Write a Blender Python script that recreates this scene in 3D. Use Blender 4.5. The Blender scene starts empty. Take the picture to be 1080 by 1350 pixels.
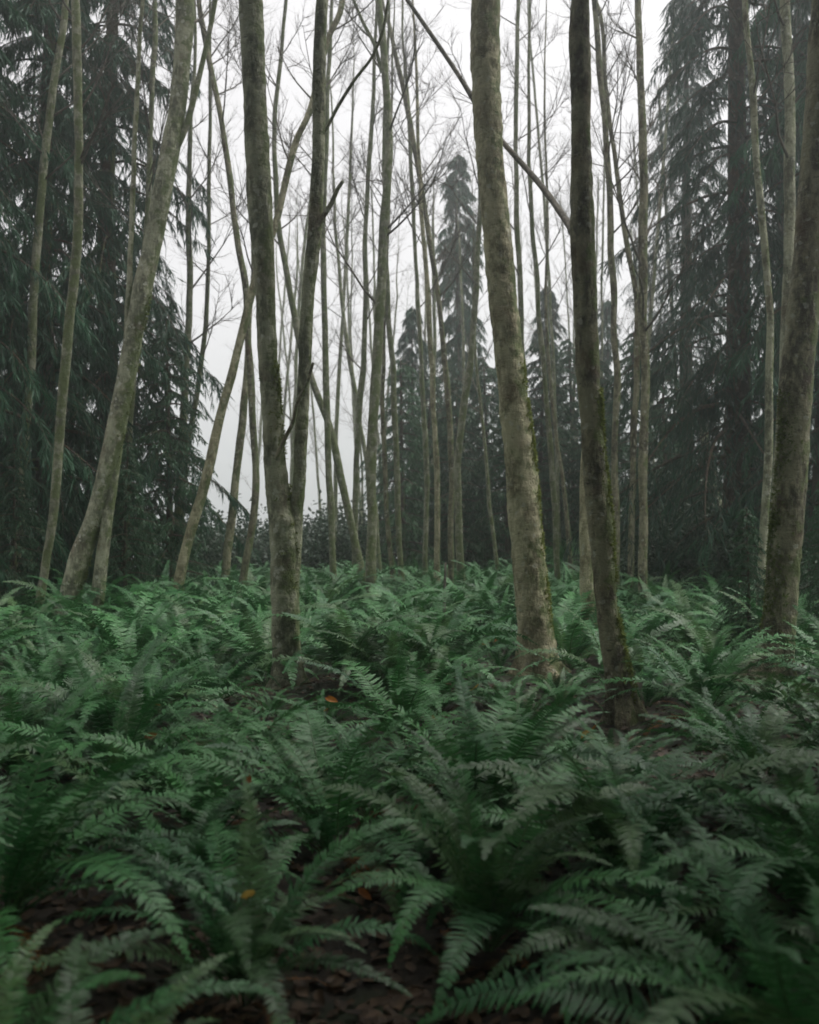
import bpy, math, random
import numpy as np
from mathutils import Vector, Matrix

R = math.radians
random.seed(7)
rng = np.random.default_rng(7)
sc = bpy.context.scene
col = sc.collection

# ------------------------------------------------------------------ camera
F, CX, HY, CAMZ = 1313.0, 540.0, 678.0, 1.6
cam_d = bpy.data.cameras.new('camera')
cam = bpy.data.objects.new('camera', cam_d)
col.objects.link(cam)
cam.location = (0, 0, CAMZ)
cam.rotation_euler = (R(90), 0, 0)
cam_d.sensor_fit = 'VERTICAL'
cam_d.sensor_height = 36
cam_d.sensor_width = 36
cam_d.lens = F / 1350 * 36
cam_d.shift_y = (HY - 675) / 1350
cam_d.clip_start = 0.05
cam_d.clip_end = 1500
cam_d.dof.use_dof = True
cam_d.dof.focus_distance = 9.6
cam_d.dof.aperture_fstop = 2.0
sc.camera = cam

# ------------------------------------------------------------------ sky, sun, exposure
SUN_EL, SUN_AZ = 62, 62          # degrees; azimuth measured from +Y towards +X
world = bpy.data.worlds.new('World')
sc.world = world
world.use_nodes = True
wn, wl = world.node_tree.nodes, world.node_tree.links
wn.clear()
wo = wn.new('ShaderNodeOutputWorld')
bg = wn.new('ShaderNodeBackground')
sky = wn.new('ShaderNodeTexSky')
sky.sky_type = 'NISHITA'
sky.sun_disc = False
sky.sun_elevation = R(SUN_EL)
sky.sun_rotation = R(SUN_AZ)
sky.air_density = 1.0
sky.dust_density = 4.0
sky.ozone_density = 1.0
hs = wn.new('ShaderNodeHueSaturation')
hs.inputs['Saturation'].default_value = 0.06
mx = wn.new('ShaderNodeMix')
mx.data_type = 'RGBA'
mx.inputs['Factor'].default_value = 0.75
mx.inputs[7].default_value = (2.75, 2.66, 2.71, 1)     # even cloud layer
bg.inputs['Strength'].default_value = 0.12
wl.new(sky.outputs[0], hs.inputs['Color'])
wl.new(hs.outputs[0], mx.inputs[6])
wl.new(mx.outputs[2], bg.inputs['Color'])
wl.new(bg.outputs[0], wo.inputs['Surface'])

sun_d = bpy.data.lights.new('sun', 'SUN')
sun_d.energy = 1.5
sun_d.angle = R(50)
sun_d.color = (1.0, 0.97, 0.93)
sun = bpy.data.objects.new('sun', sun_d)
col.objects.link(sun)
_d = Vector((math.sin(R(SUN_AZ)) * math.cos(R(SUN_EL)), math.cos(R(SUN_AZ)) * math.cos(R(SUN_EL)), math.sin(R(SUN_EL))))
sun.rotation_euler = _d.to_track_quat('Z', 'Y').to_euler()
sun.location = (0, 40, 60)

sc.view_settings.view_transform = 'Standard'
sc.view_settings.look = 'None'
sc.view_settings.gamma = 1
sc.view_settings.use_curve_mapping = False
sc.view_settings.exposure = 1.48
sc.cycles.use_denoising = True
sc.cycles.max_bounces = 6
sc.cycles.diffuse_bounces = 3
sc.cycles.glossy_bounces = 2
sc.cycles.transmission_bounces = 3
sc.cycles.volume_bounces = 1
sc.cycles.filter_width = 1.8
sc.cycles.sample_clamp_indirect = 5

# ------------------------------------------------------------------ helpers
_T = rng.random((64, 64, 64))
def vnoise(p):
    p = np.asarray(p, float)
    i = np.floor(p).astype(int)
    f = p - i
    f = f * f * (3 - 2 * f)
    i0, i1 = i & 63, (i + 1) & 63
    out = 0
    for a in (0, 1):
        for b in (0, 1):
            for c in (0, 1):
                w = (f[..., 0] if a else 1 - f[..., 0]) * (f[..., 1] if b else 1 - f[..., 1]) * (f[..., 2] if c else 1 - f[..., 2])
                out = out + w * _T[(i1 if a else i0)[..., 0], (i1 if b else i0)[..., 1], (i1 if c else i0)[..., 2]]
    return out * 2 - 1
def fbm(p, o=3):
    p = np.asarray(p, float); s = 0; a = 1
    for k in range(o):
        s = s + a * vnoise(p * 2 ** k + 17.3 * k); a *= 0.5
    return s
def sstep(a, b, x):
    t = np.clip((np.asarray(x, float) - a) / (b - a), 0, 1)
    return t * t * (3 - 2 * t)

def ground_z(x, y):
    x = np.asarray(x, float); y = np.asarray(y, float)
    q = np.stack([x * 0.55, y * 0.55, np.zeros_like(x + y)], -1)
    z = 0.14 * fbm(q, 3) * sstep(-1, 5, y) + 0.0
    z = z - 0.010 * np.clip(y - 8, 0, 60)
    right = sstep(2.0, 7.5, x)
    z = z + 2.3 * sstep(19, 30, y) * right
    z = z - 0.11 * np.clip(y - 27, 0, 400) * (1 - 0.75 * sstep(1, 9, x))
    return z
def gz(x, y): return float(ground_z(np.float64(x), np.float64(y)))

class Geo:
    """collects vertices, triangles and quads for one mesh"""
    def __init__(s): s.v = []; s.t = []; s.q = []; s.tm = []; s.qm = []; s.n = 0
    def add(s, v, tris=None, quads=None, mat=0):
        v = np.asarray(v, float).reshape(-1, 3)
        if tris is not None and len(tris):
            s.t.append(np.asarray(tris, int).reshape(-1, 3) + s.n); s.tm.append(np.full(len(s.t[-1]), mat))
        if quads is not None and len(quads):
            s.q.append(np.asarray(quads, int).reshape(-1, 4) + s.n); s.qm.append(np.full(len(s.q[-1]), mat))
        s.v.append(v); s.n += len(v)
    def arrays(s):
        v = np.concatenate(s.v) if s.v else np.zeros((0, 3))
        t = np.concatenate(s.t) if s.t else np.zeros((0, 3), int)
        q = np.concatenate(s.q) if s.q else np.zeros((0, 4), int)
        m = np.concatenate(s.tm + s.qm) if (s.tm or s.qm) else np.zeros(0, int)
        return v, t, q, m
    def mesh(s, name, mats, smooth=False):
        v, t, q, m = s.arrays()
        me = bpy.data.meshes.new(name)
        me.vertices.add(len(v)); me.vertices.foreach_set('co', v.astype(np.float32).ravel())
        nl = len(t) * 3 + len(q) * 4
        me.loops.add(nl)
        me.loops.foreach_set('vertex_index', np.concatenate([t.ravel(), q.ravel()]).astype(np.int32))
        me.polygons.add(len(t) + len(q))
        st = np.concatenate([np.arange(len(t)) * 3, len(t) * 3 + np.arange(len(q)) * 4]).astype(np.int32)
        me.polygons.foreach_set('loop_start', st)
        me.polygons.foreach_set('material_index', m.astype(np.int32))
        me.polygons.foreach_set('use_smooth', np.full(len(st), bool(smooth)))
        for a in (mats if isinstance(mats, (list, tuple)) else [mats]): me.materials.append(a)
        me.update(calc_edges=True)
        return me

def link(name, data, parent=None):
    o = bpy.data.objects.new(name, data)
    col.objects.link(o)
    if parent: o.parent = parent
    return o
def tag(o, label, cat, group=None, kind=None):
    o['label'] = label; o['category'] = cat
    if group: o['group'] = group
    if kind: o['kind'] = kind
    return o
def empty(name, loc):
    o = link(name, None); o.location = loc; o.empty_display_size = 0.2
    return o

def catmull(P, n):
    P = np.asarray(P, float)
    k = len(P)
    if k == 2:
        t = np.linspace(0, 1, n)[:, None]
        return P[0] * (1 - t) + P[1] * t
    E = np.vstack([2 * P[0] - P[1], P, 2 * P[-1] - P[-2]])
    d = np.concatenate([[0], np.cumsum(np.linalg.norm(np.diff(P[:, :3], axis=0), axis=1))])
    u = np.linspace(0, d[-1], n)
    i = np.clip(np.searchsorted(d, u, 'right') - 1, 0, k - 2)
    t = ((u - d[i]) / (d[i + 1] - d[i]))[:, None]
    a, b, c, e = E[i], E[i + 1], E[i + 2], E[i + 3]
    return 0.5 * (2 * b + (c - a) * t + (2 * a - 5 * b + 4 * c - e) * t ** 2 + (3 * b - 3 * c + e - a) * t ** 3)

def frames(P):
    T = np.gradient(P, axis=0)
    T /= np.linalg.norm(T, axis=1)[:, None] + 1e-9
    N = np.zeros_like(P)
    r = np.array([1.0, 0, 0]) if abs(T[0, 0]) < 0.9 else np.array([0, 0, 1.0])
    n = r - T[0] * r.dot(T[0]); n /= np.linalg.norm(n)
    for i in range(len(P)):
        n = n - T[i] * n.dot(T[i]); n /= np.linalg.norm(n) + 1e-9
        N[i] = n
    return T, N, np.cross(T, N)

def tube(geo, P, rad, sides=8, disp=None, mat=0):
    """P (n,3), rad (n): a tapered tube; disp(pos, angle, i) multiplies the radius"""
    P = np.asarray(P, float); n = len(P)
    T, N, B = frames(P)
    a = np.linspace(0, 2 * np.pi, sides, endpoint=False)
    dirv = N[:, None] * np.cos(a)[None, :, None] + B[:, None] * np.sin(a)[None, :, None]
    rr = np.asarray(rad, float)[:, None] * np.ones((1, sides))
    if disp is not None: rr = rr * disp(P[:, None] + dirv * rr[..., None], a, rr)
    v = P[:, None] + dirv * rr[..., None]
    idx = np.arange(n * sides).reshape(n, sides)
    q = np.stack([idx[:-1], np.roll(idx[:-1], -1, 1), np.roll(idx[1:], -1, 1), idx[1:]], -1).reshape(-1, 4)
    v = np.concatenate([v.reshape(-1, 3), [P[-1] + T[-1] * rad[-1] * 0.6]])
    tip = n * sides
    t = np.stack([idx[-1], np.roll(idx[-1], -1), np.full(sides, tip)], -1)
    geo.add(v, t, q, mat)
    return v

def sticks(geo, S, E, r0, r1, mat=0):
    """many three-sided tapered sticks at once"""
    S = np.asarray(S, float); E = np.asarray(E, float); n = len(S)
    if n == 0: return
    r0 = np.broadcast_to(r0, n); r1 = np.broadcast_to(r1, n)
    T = E - S; T = T / (np.linalg.norm(T, axis=1)[:, None] + 1e-9)
    ref = np.where(np.abs(T[:, 2:3]) < 0.9, np.array([[0, 0, 1.0]]), np.array([[1.0, 0, 0]]))
    N = np.cross(T, ref); N /= np.linalg.norm(N, axis=1)[:, None] + 1e-9
    B = np.cross(T, N)
    v = np.zeros((n, 6, 3))
    for k in range(3):
        a = 2 * np.pi * k / 3
        d = N * math.cos(a) + B * math.sin(a)
        v[:, k] = S + d * r0[:, None]
        v[:, 3 + k] = E + d * r1[:, None]
    b = (np.arange(n) * 6)[:, None]
    q = np.concatenate([b + np.array([[k, (k + 1) % 3, 3 + (k + 1) % 3, 3 + k]]) for k in range(3)])
    geo.add(v.reshape(-1, 3), None, q, mat)

def unit(a): return a / (np.linalg.norm(a, axis=-1, keepdims=True) + 1e-9)

def blades(geo, S, D, L, W, mat=0, roll=None, bend=0.0):
    """many kite-shaped leaf blades: start S, direction D, length L, width W"""
    n = len(S)
    if n == 0: return
    D = unit(D)
    ref = unit(rng.normal(size=(n, 3)) if roll is None else roll)
    N = unit(np.cross(D, ref))
    L = np.broadcast_to(L, n)[:, None]; W = np.broadcast_to(W, n)[:, None]
    v = np.zeros((n, 4, 3))
    v[:, 0] = S
    v[:, 1] = S + D * L * 0.45 + N * W * 0.5
    v[:, 2] = S + D * L + np.array([0, 0, -1.0]) * L * bend
    v[:, 3] = S + D * L * 0.45 - N * W * 0.5
    b = (np.arange(n) * 4)[:, None]
    geo.add(v.reshape(-1, 3), np.concatenate([b + [[0, 1, 2]], b + [[0, 2, 3]]]), None, mat)

# ------------------------------------------------------------------ materials
def nodes_of(name):
    m = bpy.data.materials.new(name); m.use_nodes = True
    nt = m.node_tree; nt.nodes.clear()
    out = nt.nodes.new('ShaderNodeOutputMaterial')
    return m, nt, out
def nd(nt, t, **kw):
    n = nt.nodes.new(t)
    for k, v in kw.items():
        if k in n.inputs: n.inputs[k].default_value = v
        else: setattr(n, k, v)
    return n
def mixc(nt, fac, a, b, mode='MIX'):
    m = nt.nodes.new('ShaderNodeMix'); m.data_type = 'RGBA'; m.blend_type = mode
    for sock, val in ((m.inputs[0], fac), (m.inputs[6], a), (m.inputs[7], b)):
        if isinstance(val, (int, float)): sock.default_value = val
        elif isinstance(val, tuple): sock.default_value = (*val, 1)
        else: nt.links.new(val, sock)
    return m.outputs[2]
def ramp(nt, src, lo, hi):
    m = nt.nodes.new('ShaderNodeMapRange'); m.interpolation_type = 'SMOOTHSTEP'
    nt.links.new(src, m.inputs[0]); m.inputs[1].default_value = lo; m.inputs[2].default_value = hi
    return m.outputs[0]
def noise(nt, vec, scale, detail=4, rough=0.6, stretch=None):
    if stretch:
        mp = nt.nodes.new('ShaderNodeMapping'); mp.inputs['Scale'].default_value = stretch
        nt.links.new(vec, mp.inputs['Vector']); vec = mp.outputs[0]
    n = nd(nt, 'ShaderNodeTexNoise', Scale=scale, Detail=detail, Roughness=rough)
    nt.links.new(vec, n.inputs['Vector'])
    return n.outputs['Fac']

def bark_material(name, dark, light, moss=(0.13, 0.17, 0.06), moss_amt=0.5, lichen_amt=0.5, rust=0.3, side=(1, 0, 0), plates=1.0):
    m, nt, out = nodes_of(name)
    tc = nd(nt, 'ShaderNodeTexCoord'); ob = tc.outputs['Object']
    geo = nd(nt, 'ShaderNodeNewGeometry')
    n1 = noise(nt, ob, 3.0, 5, 0.65, (1.4, 1.4, 0.8))
    n2 = noise(nt, ob, 14.0, 5, 0.7, (1.5, 1.5, 0.6))
    n3 = noise(nt, ob, 2.0, 3, 0.6)
    n4 = noise(nt, ob, 55.0, 3, 0.7)
    n5 = noise(nt, ob, 9.0, 4, 0.7, (1, 1, 2.2))
    c = mixc(nt, ramp(nt, n1, 0.40, 0.60), dark, light)
    c = mixc(nt, ramp(nt, n2, 0.45, 0.75), c, tuple(v * 1.35 for v in light))
    k = nd(nt, 'ShaderNodeMath', operation='MULTIPLY'); nt.links.new(ramp(nt, n3, 0.5, 0.72), k.inputs[0]); k.inputs[1].default_value = rust
    c = mixc(nt, k.outputs[0], c, (0.12, 0.06, 0.03))
    k = nd(nt, 'ShaderNodeMath', operation='MULTIPLY'); nt.links.new(ramp(nt, n5, 0.6, 0.72), k.inputs[0]); k.inputs[1].default_value = 0.75
    c = mixc(nt, k.outputs[0], c, tuple(v * 0.3 for v in dark))
    # pale lichen blotches
    vo = nd(nt, 'ShaderNodeTexVoronoi', Scale=11.0, Randomness=1.0)
    ad = nd(nt, 'ShaderNodeVectorMath', operation='ADD'); sn = nd(nt, 'ShaderNodeTexNoise', Scale=20.0); nt.links.new(ob, sn.inputs['Vector'])
    scl = nd(nt, 'ShaderNodeVectorMath', operation='SCALE'); nt.links.new(sn.outputs['Color'], scl.inputs[0]); scl.inputs['Scale'].default_value = 0.07
    nt.links.new(ob, ad.inputs[0]); nt.links.new(scl.outputs[0], ad.inputs[1]); nt.links.new(ad.outputs[0], vo.inputs['Vector'])
    l1 = ramp(nt, vo.outputs['Distance'], 0.34, 0.26)
    l2 = ramp(nt, noise(nt, ob, 4.5, 2), 0.47, 0.6)
    k = nd(nt, 'ShaderNodeMath', operation='MULTIPLY'); nt.links.new(l1, k.inputs[0]); nt.links.new(l2, k.inputs[1])
    k2 = nd(nt, 'ShaderNodeMath', operation='MULTIPLY'); nt.links.new(k.outputs[0], k2.inputs[0]); k2.inputs[1].default_value = lichen_amt
    c = mixc(nt, k2.outputs[0], c, (0.55, 0.55, 0.46))
    # moss film, thicker on the damp side
    dt = nd(nt, 'ShaderNodeVectorMath', operation='DOT_PRODUCT'); nt.links.new(geo.outputs['Normal'], dt.inputs[0]); dt.inputs[1].default_value = side
    mm = nd(nt, 'ShaderNodeMath', operation='MULTIPLY_ADD'); nt.links.new(dt.outputs['Value'], mm.inputs[0]); mm.inputs[1].default_value = 0.17
    nt.links.new(noise(nt, ob, 5.0, 5, 0.7), mm.inputs[2])
    mo = ramp(nt, mm.outputs[0], 0.66 - 0.2 * moss_amt, 0.80 - 0.2 * moss_amt)
    k = nd(nt, 'ShaderNodeMath', operation='MULTIPLY'); nt.links.new(mo, k.inputs[0]); k.inputs[1].default_value = 0.85 if moss_amt > 0 else 0
    mc = mixc(nt, n4, tuple(v * 0.6 for v in moss), tuple(v * 1.35 for v in moss))
    c = mixc(nt, k.outputs[0], c, mc)
    b = nd(nt, 'ShaderNodeBsdfPrincipled', Roughness=0.85)
    b.inputs['Specular IOR Level'].default_value = 0.25
    nt.links.new(c, b.inputs['Base Color'])
    h = nd(nt, 'ShaderNodeMath', operation='MULTIPLY_ADD'); nt.links.new(n5, h.inputs[0]); h.inputs[1].default_value = -0.8 * plates; nt.links.new(n2, h.inputs[2])
    h2 = nd(nt, 'ShaderNodeMath', operation='MULTIPLY_ADD'); nt.links.new(n4, h2.inputs[0]); h2.inputs[1].default_value = 0.35; nt.links.new(h.outputs[0], h2.inputs[2])
    bp = nd(nt, 'ShaderNodeBump', Strength=1.0, Distance=0.045); nt.links.new(h2.outputs[0], bp.inputs['Height'])
    nt.links.new(bp.outputs[0], b.inputs['Normal'])
    nt.links.new(b.outputs[0], out.inputs['Surface'])
    return m

def leaf_material(name, c0, c1, rough=0.5, trans=0.25, spec=0.5, nscale=1.6, dry=None, fine=None):
    m, nt, out = nodes_of(name)
    g = nd(nt, 'ShaderNodeNewGeometry'); oi = nd(nt, 'ShaderNodeObjectInfo')
    n = noise(nt, g.outputs['Position'], nscale, 3)
    c = mixc(nt, ramp(nt, n, 0.3, 0.7), c0, c1)
    c = mixc(nt, ramp(nt, oi.outputs['Random'], 0.0, 1.0), mixc(nt, 0.25, c, (0, 0, 0)), mixc(nt, 0.5, c, (c1[0] * 1.25, c1[1] * 1.1, c1[2])))
    n2 = noise(nt, g.outputs['Position'], 23.0, 2)
    c = mixc(nt, ramp(nt, n2, 0.3, 0.7), mixc(nt, 0.35, c, (0, 0, 0)), c)
    if dry:
        c = mixc(nt, ramp(nt, noise(nt, g.outputs['Position'], 2.7, 3, 0.7), 0.66, 0.8), c, dry)
    b = nd(nt, 'ShaderNodeBsdfPrincipled', Roughness=rough)
    b.inputs['Specular IOR Level'].default_value = spec
    nt.links.new(c, b.inputs['Base Color'])
    if trans:
        t = nd(nt, 'ShaderNodeBsdfTranslucent'); nt.links.new(c, t.inputs['Color'])
        ms = nd(nt, 'ShaderNodeMixShader'); ms.inputs[0].default_value = trans
        nt.links.new(b.outputs[0], ms.inputs[1]); nt.links.new(t.outputs[0], ms.inputs[2])
        nt.links.new(ms.outputs[0], out.inputs['Surface'])
    else:
        nt.links.new(b.outputs[0], out.inputs['Surface'])
    return m

M = {}
M['bark_tan'] = bark_material('bark_tan', (0.19, 0.175, 0.105), (0.50, 0.465, 0.31), moss_amt=0.55, lichen_amt=0.5, rust=0.35)
M['bark_grey'] = bark_material('bark_grey', (0.14, 0.148, 0.10), (0.43, 0.435, 0.31), moss_amt=0.55, lichen_amt=0.9, rust=0.45)
M['bark_dark'] = bark_material('bark_dark', (0.08, 0.073, 0.05), (0.30, 0.285, 0.19), moss_amt=0.6, lichen_amt=0.5, rust=0.5)
M['bark_thin'] = bark_material('bark_thin', (0.14, 0.145, 0.10), (0.33, 0.33, 0.24), moss_amt=0.7, lichen_amt=0.4, rust=0.2, side=(0.5, -0.6, 0))
M['bark_twig'] = bark_material('bark_twig', (0.075, 0.068, 0.055), (0.15, 0.135, 0.11), moss_amt=0.0, lichen_amt=0.1, rust=0.2)
M['bark_cedar'] = bark_material('bark_cedar', (0.04, 0.032, 0.024), (0.10, 0.075, 0.055), moss_amt=0.35, lichen_amt=0.2, rust=0.6)
M['frond'] = leaf_material('frond', (0.018, 0.12, 0.036), (0.064, 0.225, 0.066), rough=0.46, trans=0.14, spec=0.32, nscale=1.3)
M['frond_new'] = leaf_material('frond_new', (0.04, 0.13, 0.045), (0.10, 0.21, 0.075), rough=0.45, trans=0.28, spec=0.45, nscale=1.3)
M['frond_dead'] = leaf_material('frond_dead', (0.14, 0.06, 0.02), (0.26, 0.13, 0.045), rough=0.8, trans=0.2, spec=0.2, nscale=6)
M['cedar'] = leaf_material('cedar', (0.013, 0.072, 0.038), (0.04, 0.145, 0.072), rough=0.6, trans=0.2, spec=0.35, nscale=0.9)
M['hemlock'] = leaf_material('hemlock', (0.013, 0.06, 0.036), (0.036, 0.115, 0.065), rough=0.6, trans=0.2, spec=0.35, nscale=0.9)
M['sapling'] = leaf_material('sapling', (0.024, 0.095, 0.045), (0.055, 0.155, 0.07), rough=0.55, trans=0.25, spec=0.4, nscale=1.5)
M['shrub'] = leaf_material('shrub', (0.02, 0.055, 0.028), (0.05, 0.10, 0.05), rough=0.5, trans=0.2, spec=0.4, nscale=1.5)
M['moss'] = leaf_material('moss', (0.13, 0.19, 0.045), (0.26, 0.32, 0.10), rough=0.9, trans=0.2, spec=0.1, nscale=14)
M['dead_leaf'] = leaf_material('dead_leaf', (0.03, 0.019, 0.010), (0.12, 0.075, 0.036), rough=0.65, trans=0.1, spec=0.35, nscale=9)
M['orange_leaf'] = leaf_material('orange_leaf', (0.36, 0.11, 0.02), (0.5, 0.2, 0.03), rough=0.6, trans=0.3, spec=0.3, nscale=12)
M['yellow_leaf'] = leaf_material('yellow_leaf', (0.5, 0.32, 0.05), (0.6, 0.42, 0.1), rough=0.6, trans=0.3, spec=0.3, nscale=12)

def soil_material():
    m, nt, out = nodes_of('soil')
    g = nd(nt, 'ShaderNodeNewGeometry'); p = g.outputs['Position']
    c = mixc(nt, ramp(nt, noise(nt, p, 6, 6, 0.7), 0.35, 0.65), (0.010, 0.008, 0.005), (0.028, 0.02, 0.012))
    c = mixc(nt, ramp(nt, noise(nt, p, 30, 4, 0.7), 0.5, 0.7), c, (0.055, 0.036, 0.02))
    c = mixc(nt, ramp(nt, noise(nt, p, 1.1, 4), 0.5, 0.65), c, (0.025, 0.04, 0.015))
    b = nd(nt, 'ShaderNodeBsdfPrincipled', Roughness=0.9); nt.links.new(c, b.inputs['Base Color'])
    bp = nd(nt, 'ShaderNodeBump', Strength=0.8, Distance=0.03); nt.links.new(noise(nt, p, 25, 6, 0.75), bp.inputs['Height'])
    nt.links.new(bp.outputs[0], b.inputs['Normal'])
    nt.links.new(b.outputs[0], out.inputs['Surface'])
    return m
M['soil'] = soil_material()

# ------------------------------------------------------------------ ground
def make_ground():
    ax = np.concatenate([np.linspace(-200, -30, 18)[:-1], np.linspace(-30, -6, 41)[:-1], np.linspace(-6, 6, 121)[:-1], np.linspace(6, 30, 41)[:-1], np.linspace(30, 200, 18)])
    ay = np.concatenate([np.linspace(-80, -4, 20)[:-1], np.linspace(-4, 14, 181)[:-1], np.linspace(14, 45, 80)[:-1], np.linspace(45, 300, 30)])
    X, Y = np.meshgrid(ax, ay)
    Z = ground_z(X, Y)
    n, k = X.shape
    idx = np.arange(n * k).reshape(n, k)
    g = Geo()
    g.add(np.stack([X, Y, Z], -1), None, np.stack([idx[:-1, :-1], idx[:-1, 1:], idx[1:, 1:], idx[1:, :-1]], -1).reshape(-1, 4))
    o = link('ground', g.mesh('ground', M['soil'], True))
    o['kind'] = 'structure'; o['label'] = 'dark brown forest floor under the ferns'
make_ground()

# ------------------------------------------------------------------ bare broadleaf trees traced at their own distance
def px(x, y, d): return np.array([(x - CX) / F * d, d, CAMZ - (y - HY) / F * d])
TRUNK_LABELS = []
TRUNKS = []      # (x, y, radius) of every trunk foot, kept free of ferns

def limb_points(p0, az, el, L, n=6, curl=0.35):
    """a limb that leaves at elevation el and curls upwards"""
    P = [np.array(p0, float)]
    for k in range(n - 1):
        e = el + curl * k / (n - 1) + random.uniform(-.08, .08)
        a = az + random.uniform(-.15, .15)
        P.append(P[-1] + L / (n - 1) * np.array([math.cos(a) * math.cos(e), math.sin(a) * math.cos(e), math.sin(e)]))
    return np.array(P)

def twig_spray(geo, P, L, r, n2=7, n3=6):
    """secondary shoots and fine twigs along a limb polyline"""
    k = len(P) - 1
    t = rng.uniform(0.2, 1.0, n2); i = np.minimum((t * k).astype(int), k - 1); f = (t * k - i)[:, None]
    S = P[i] * (1 - f) + P[i + 1] * f
    D = unit(P[i + 1] - P[i])
    D2 = unit(D + rng.normal(0, 0.7, (n2, 3)) + np.array([0, 0, 0.2]))
    L2 = L * rng.uniform(0.22, 0.5, n2)
    mid = S + D2 * L2[:, None] * 0.5
    D2b = unit(D2 + rng.normal(0, 0.15, (n2, 3)) + np.array([0, 0, 0.2]))
    E = mid + D2b * L2[:, None] * 0.5
    rr = r * 0.42
    sticks(geo, S, mid, rr, rr * 0.7); sticks(geo, mid, E, rr * 0.7, rr * 0.25)
    for A, Bv, Dv in ((S, mid, D2), (mid, E, D2b)):
        m = n3 // 2 + 1
        tt = rng.uniform(0.2, 1.0, (n2, m, 1))
        S3 = (A[:, None] * (1 - tt) + Bv[:, None] * tt).reshape(-1, 3)
        D3 = unit(np.repeat(Dv, m, 0) + rng.normal(0, 0.55, (n2 * m, 3)) + np.array([0, 0, 0.2]))
        L3 = np.repeat(L2, m) * rng.uniform(0.25, 0.6, n2 * m)
        sticks(geo, S3, S3 + D3 * L3[:, None], rr * 0.35, rr * 0.14)

def bark_disp(seed, amp_lo=0.06, amp_hi=0.03, knots=(), rings=(), foot=None):
    def f(pos, a, rr):
        d = 1 + amp_lo * fbm(pos * np.array([3, 3, 1.6]) + seed, 3)
        d = d + amp_hi * fbm(pos * np.array([22, 22, 14]) + seed, 2) + amp_hi * 0.9 * np.abs(vnoise(pos * np.array([9, 9, 6]) + seed))
        for (kz, ka, s, h) in knots:
            da = np.angle(np.exp(1j * (a[None] - ka)))
            dz = pos[..., 2] - kz
            d = d + h * np.exp(-(da * rr / s) ** 2 - (dz / s) ** 2)
        if foot is not None:
            hh = np.clip(pos[..., 2] - foot, 0, 9)
            d = d + np.exp(-hh / 0.2) * (0.35 + 0.35 * np.cos(a * 4 + seed)[None] + 0.15 * np.cos(a * 7 + 2 * seed)[None])
        for (kz, depth) in rings:
            dz = pos[..., 2] - kz - 0.02 * np.sin(a)[None]
            d = d - depth * np.exp(-(dz / 0.012) ** 2) + depth * 0.7 * np.exp(-((dz - 0.03) / 0.018) ** 2)
        return d
    return f

def trunk_world(pts, d, lean=0.0, top_h=16.0):
    """pixel polyline (x, y, width) -> world points and radii, carried down to the ground and up past the frame"""
    W = []
    for (x, y, w) in pts:
        z = CAMZ - (y - HY) / F * d
        dd = d + lean * max(z, 0)
        p = px(x, y, dd); W.append([*p, 0.87 * w / F * dd / 2])
    W = sorted(W, key=lambda q: q[2])
    W = np.array(W)
    # down to the ground along the direction of the foot
    dirn = W[1, :3] - W[0, :3]; dirn = dirn / max(dirn[2], 0.05); dirn[:2] = np.clip(dirn[:2], -0.5, 0.5)
    g = gz(W[0, 0], W[0, 1])
    if W[0, 2] > g - 0.05:
        foot = W[0, :3] - dirn * (W[0, 2] - g + 0.2) * np.array([0.8, 0.8, 1])
        foot[2] = gz(foot[0], foot[1]) - 0.2
        W = np.vstack([[*foot, W[0, 3] * 1.06], W])
    return W

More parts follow.
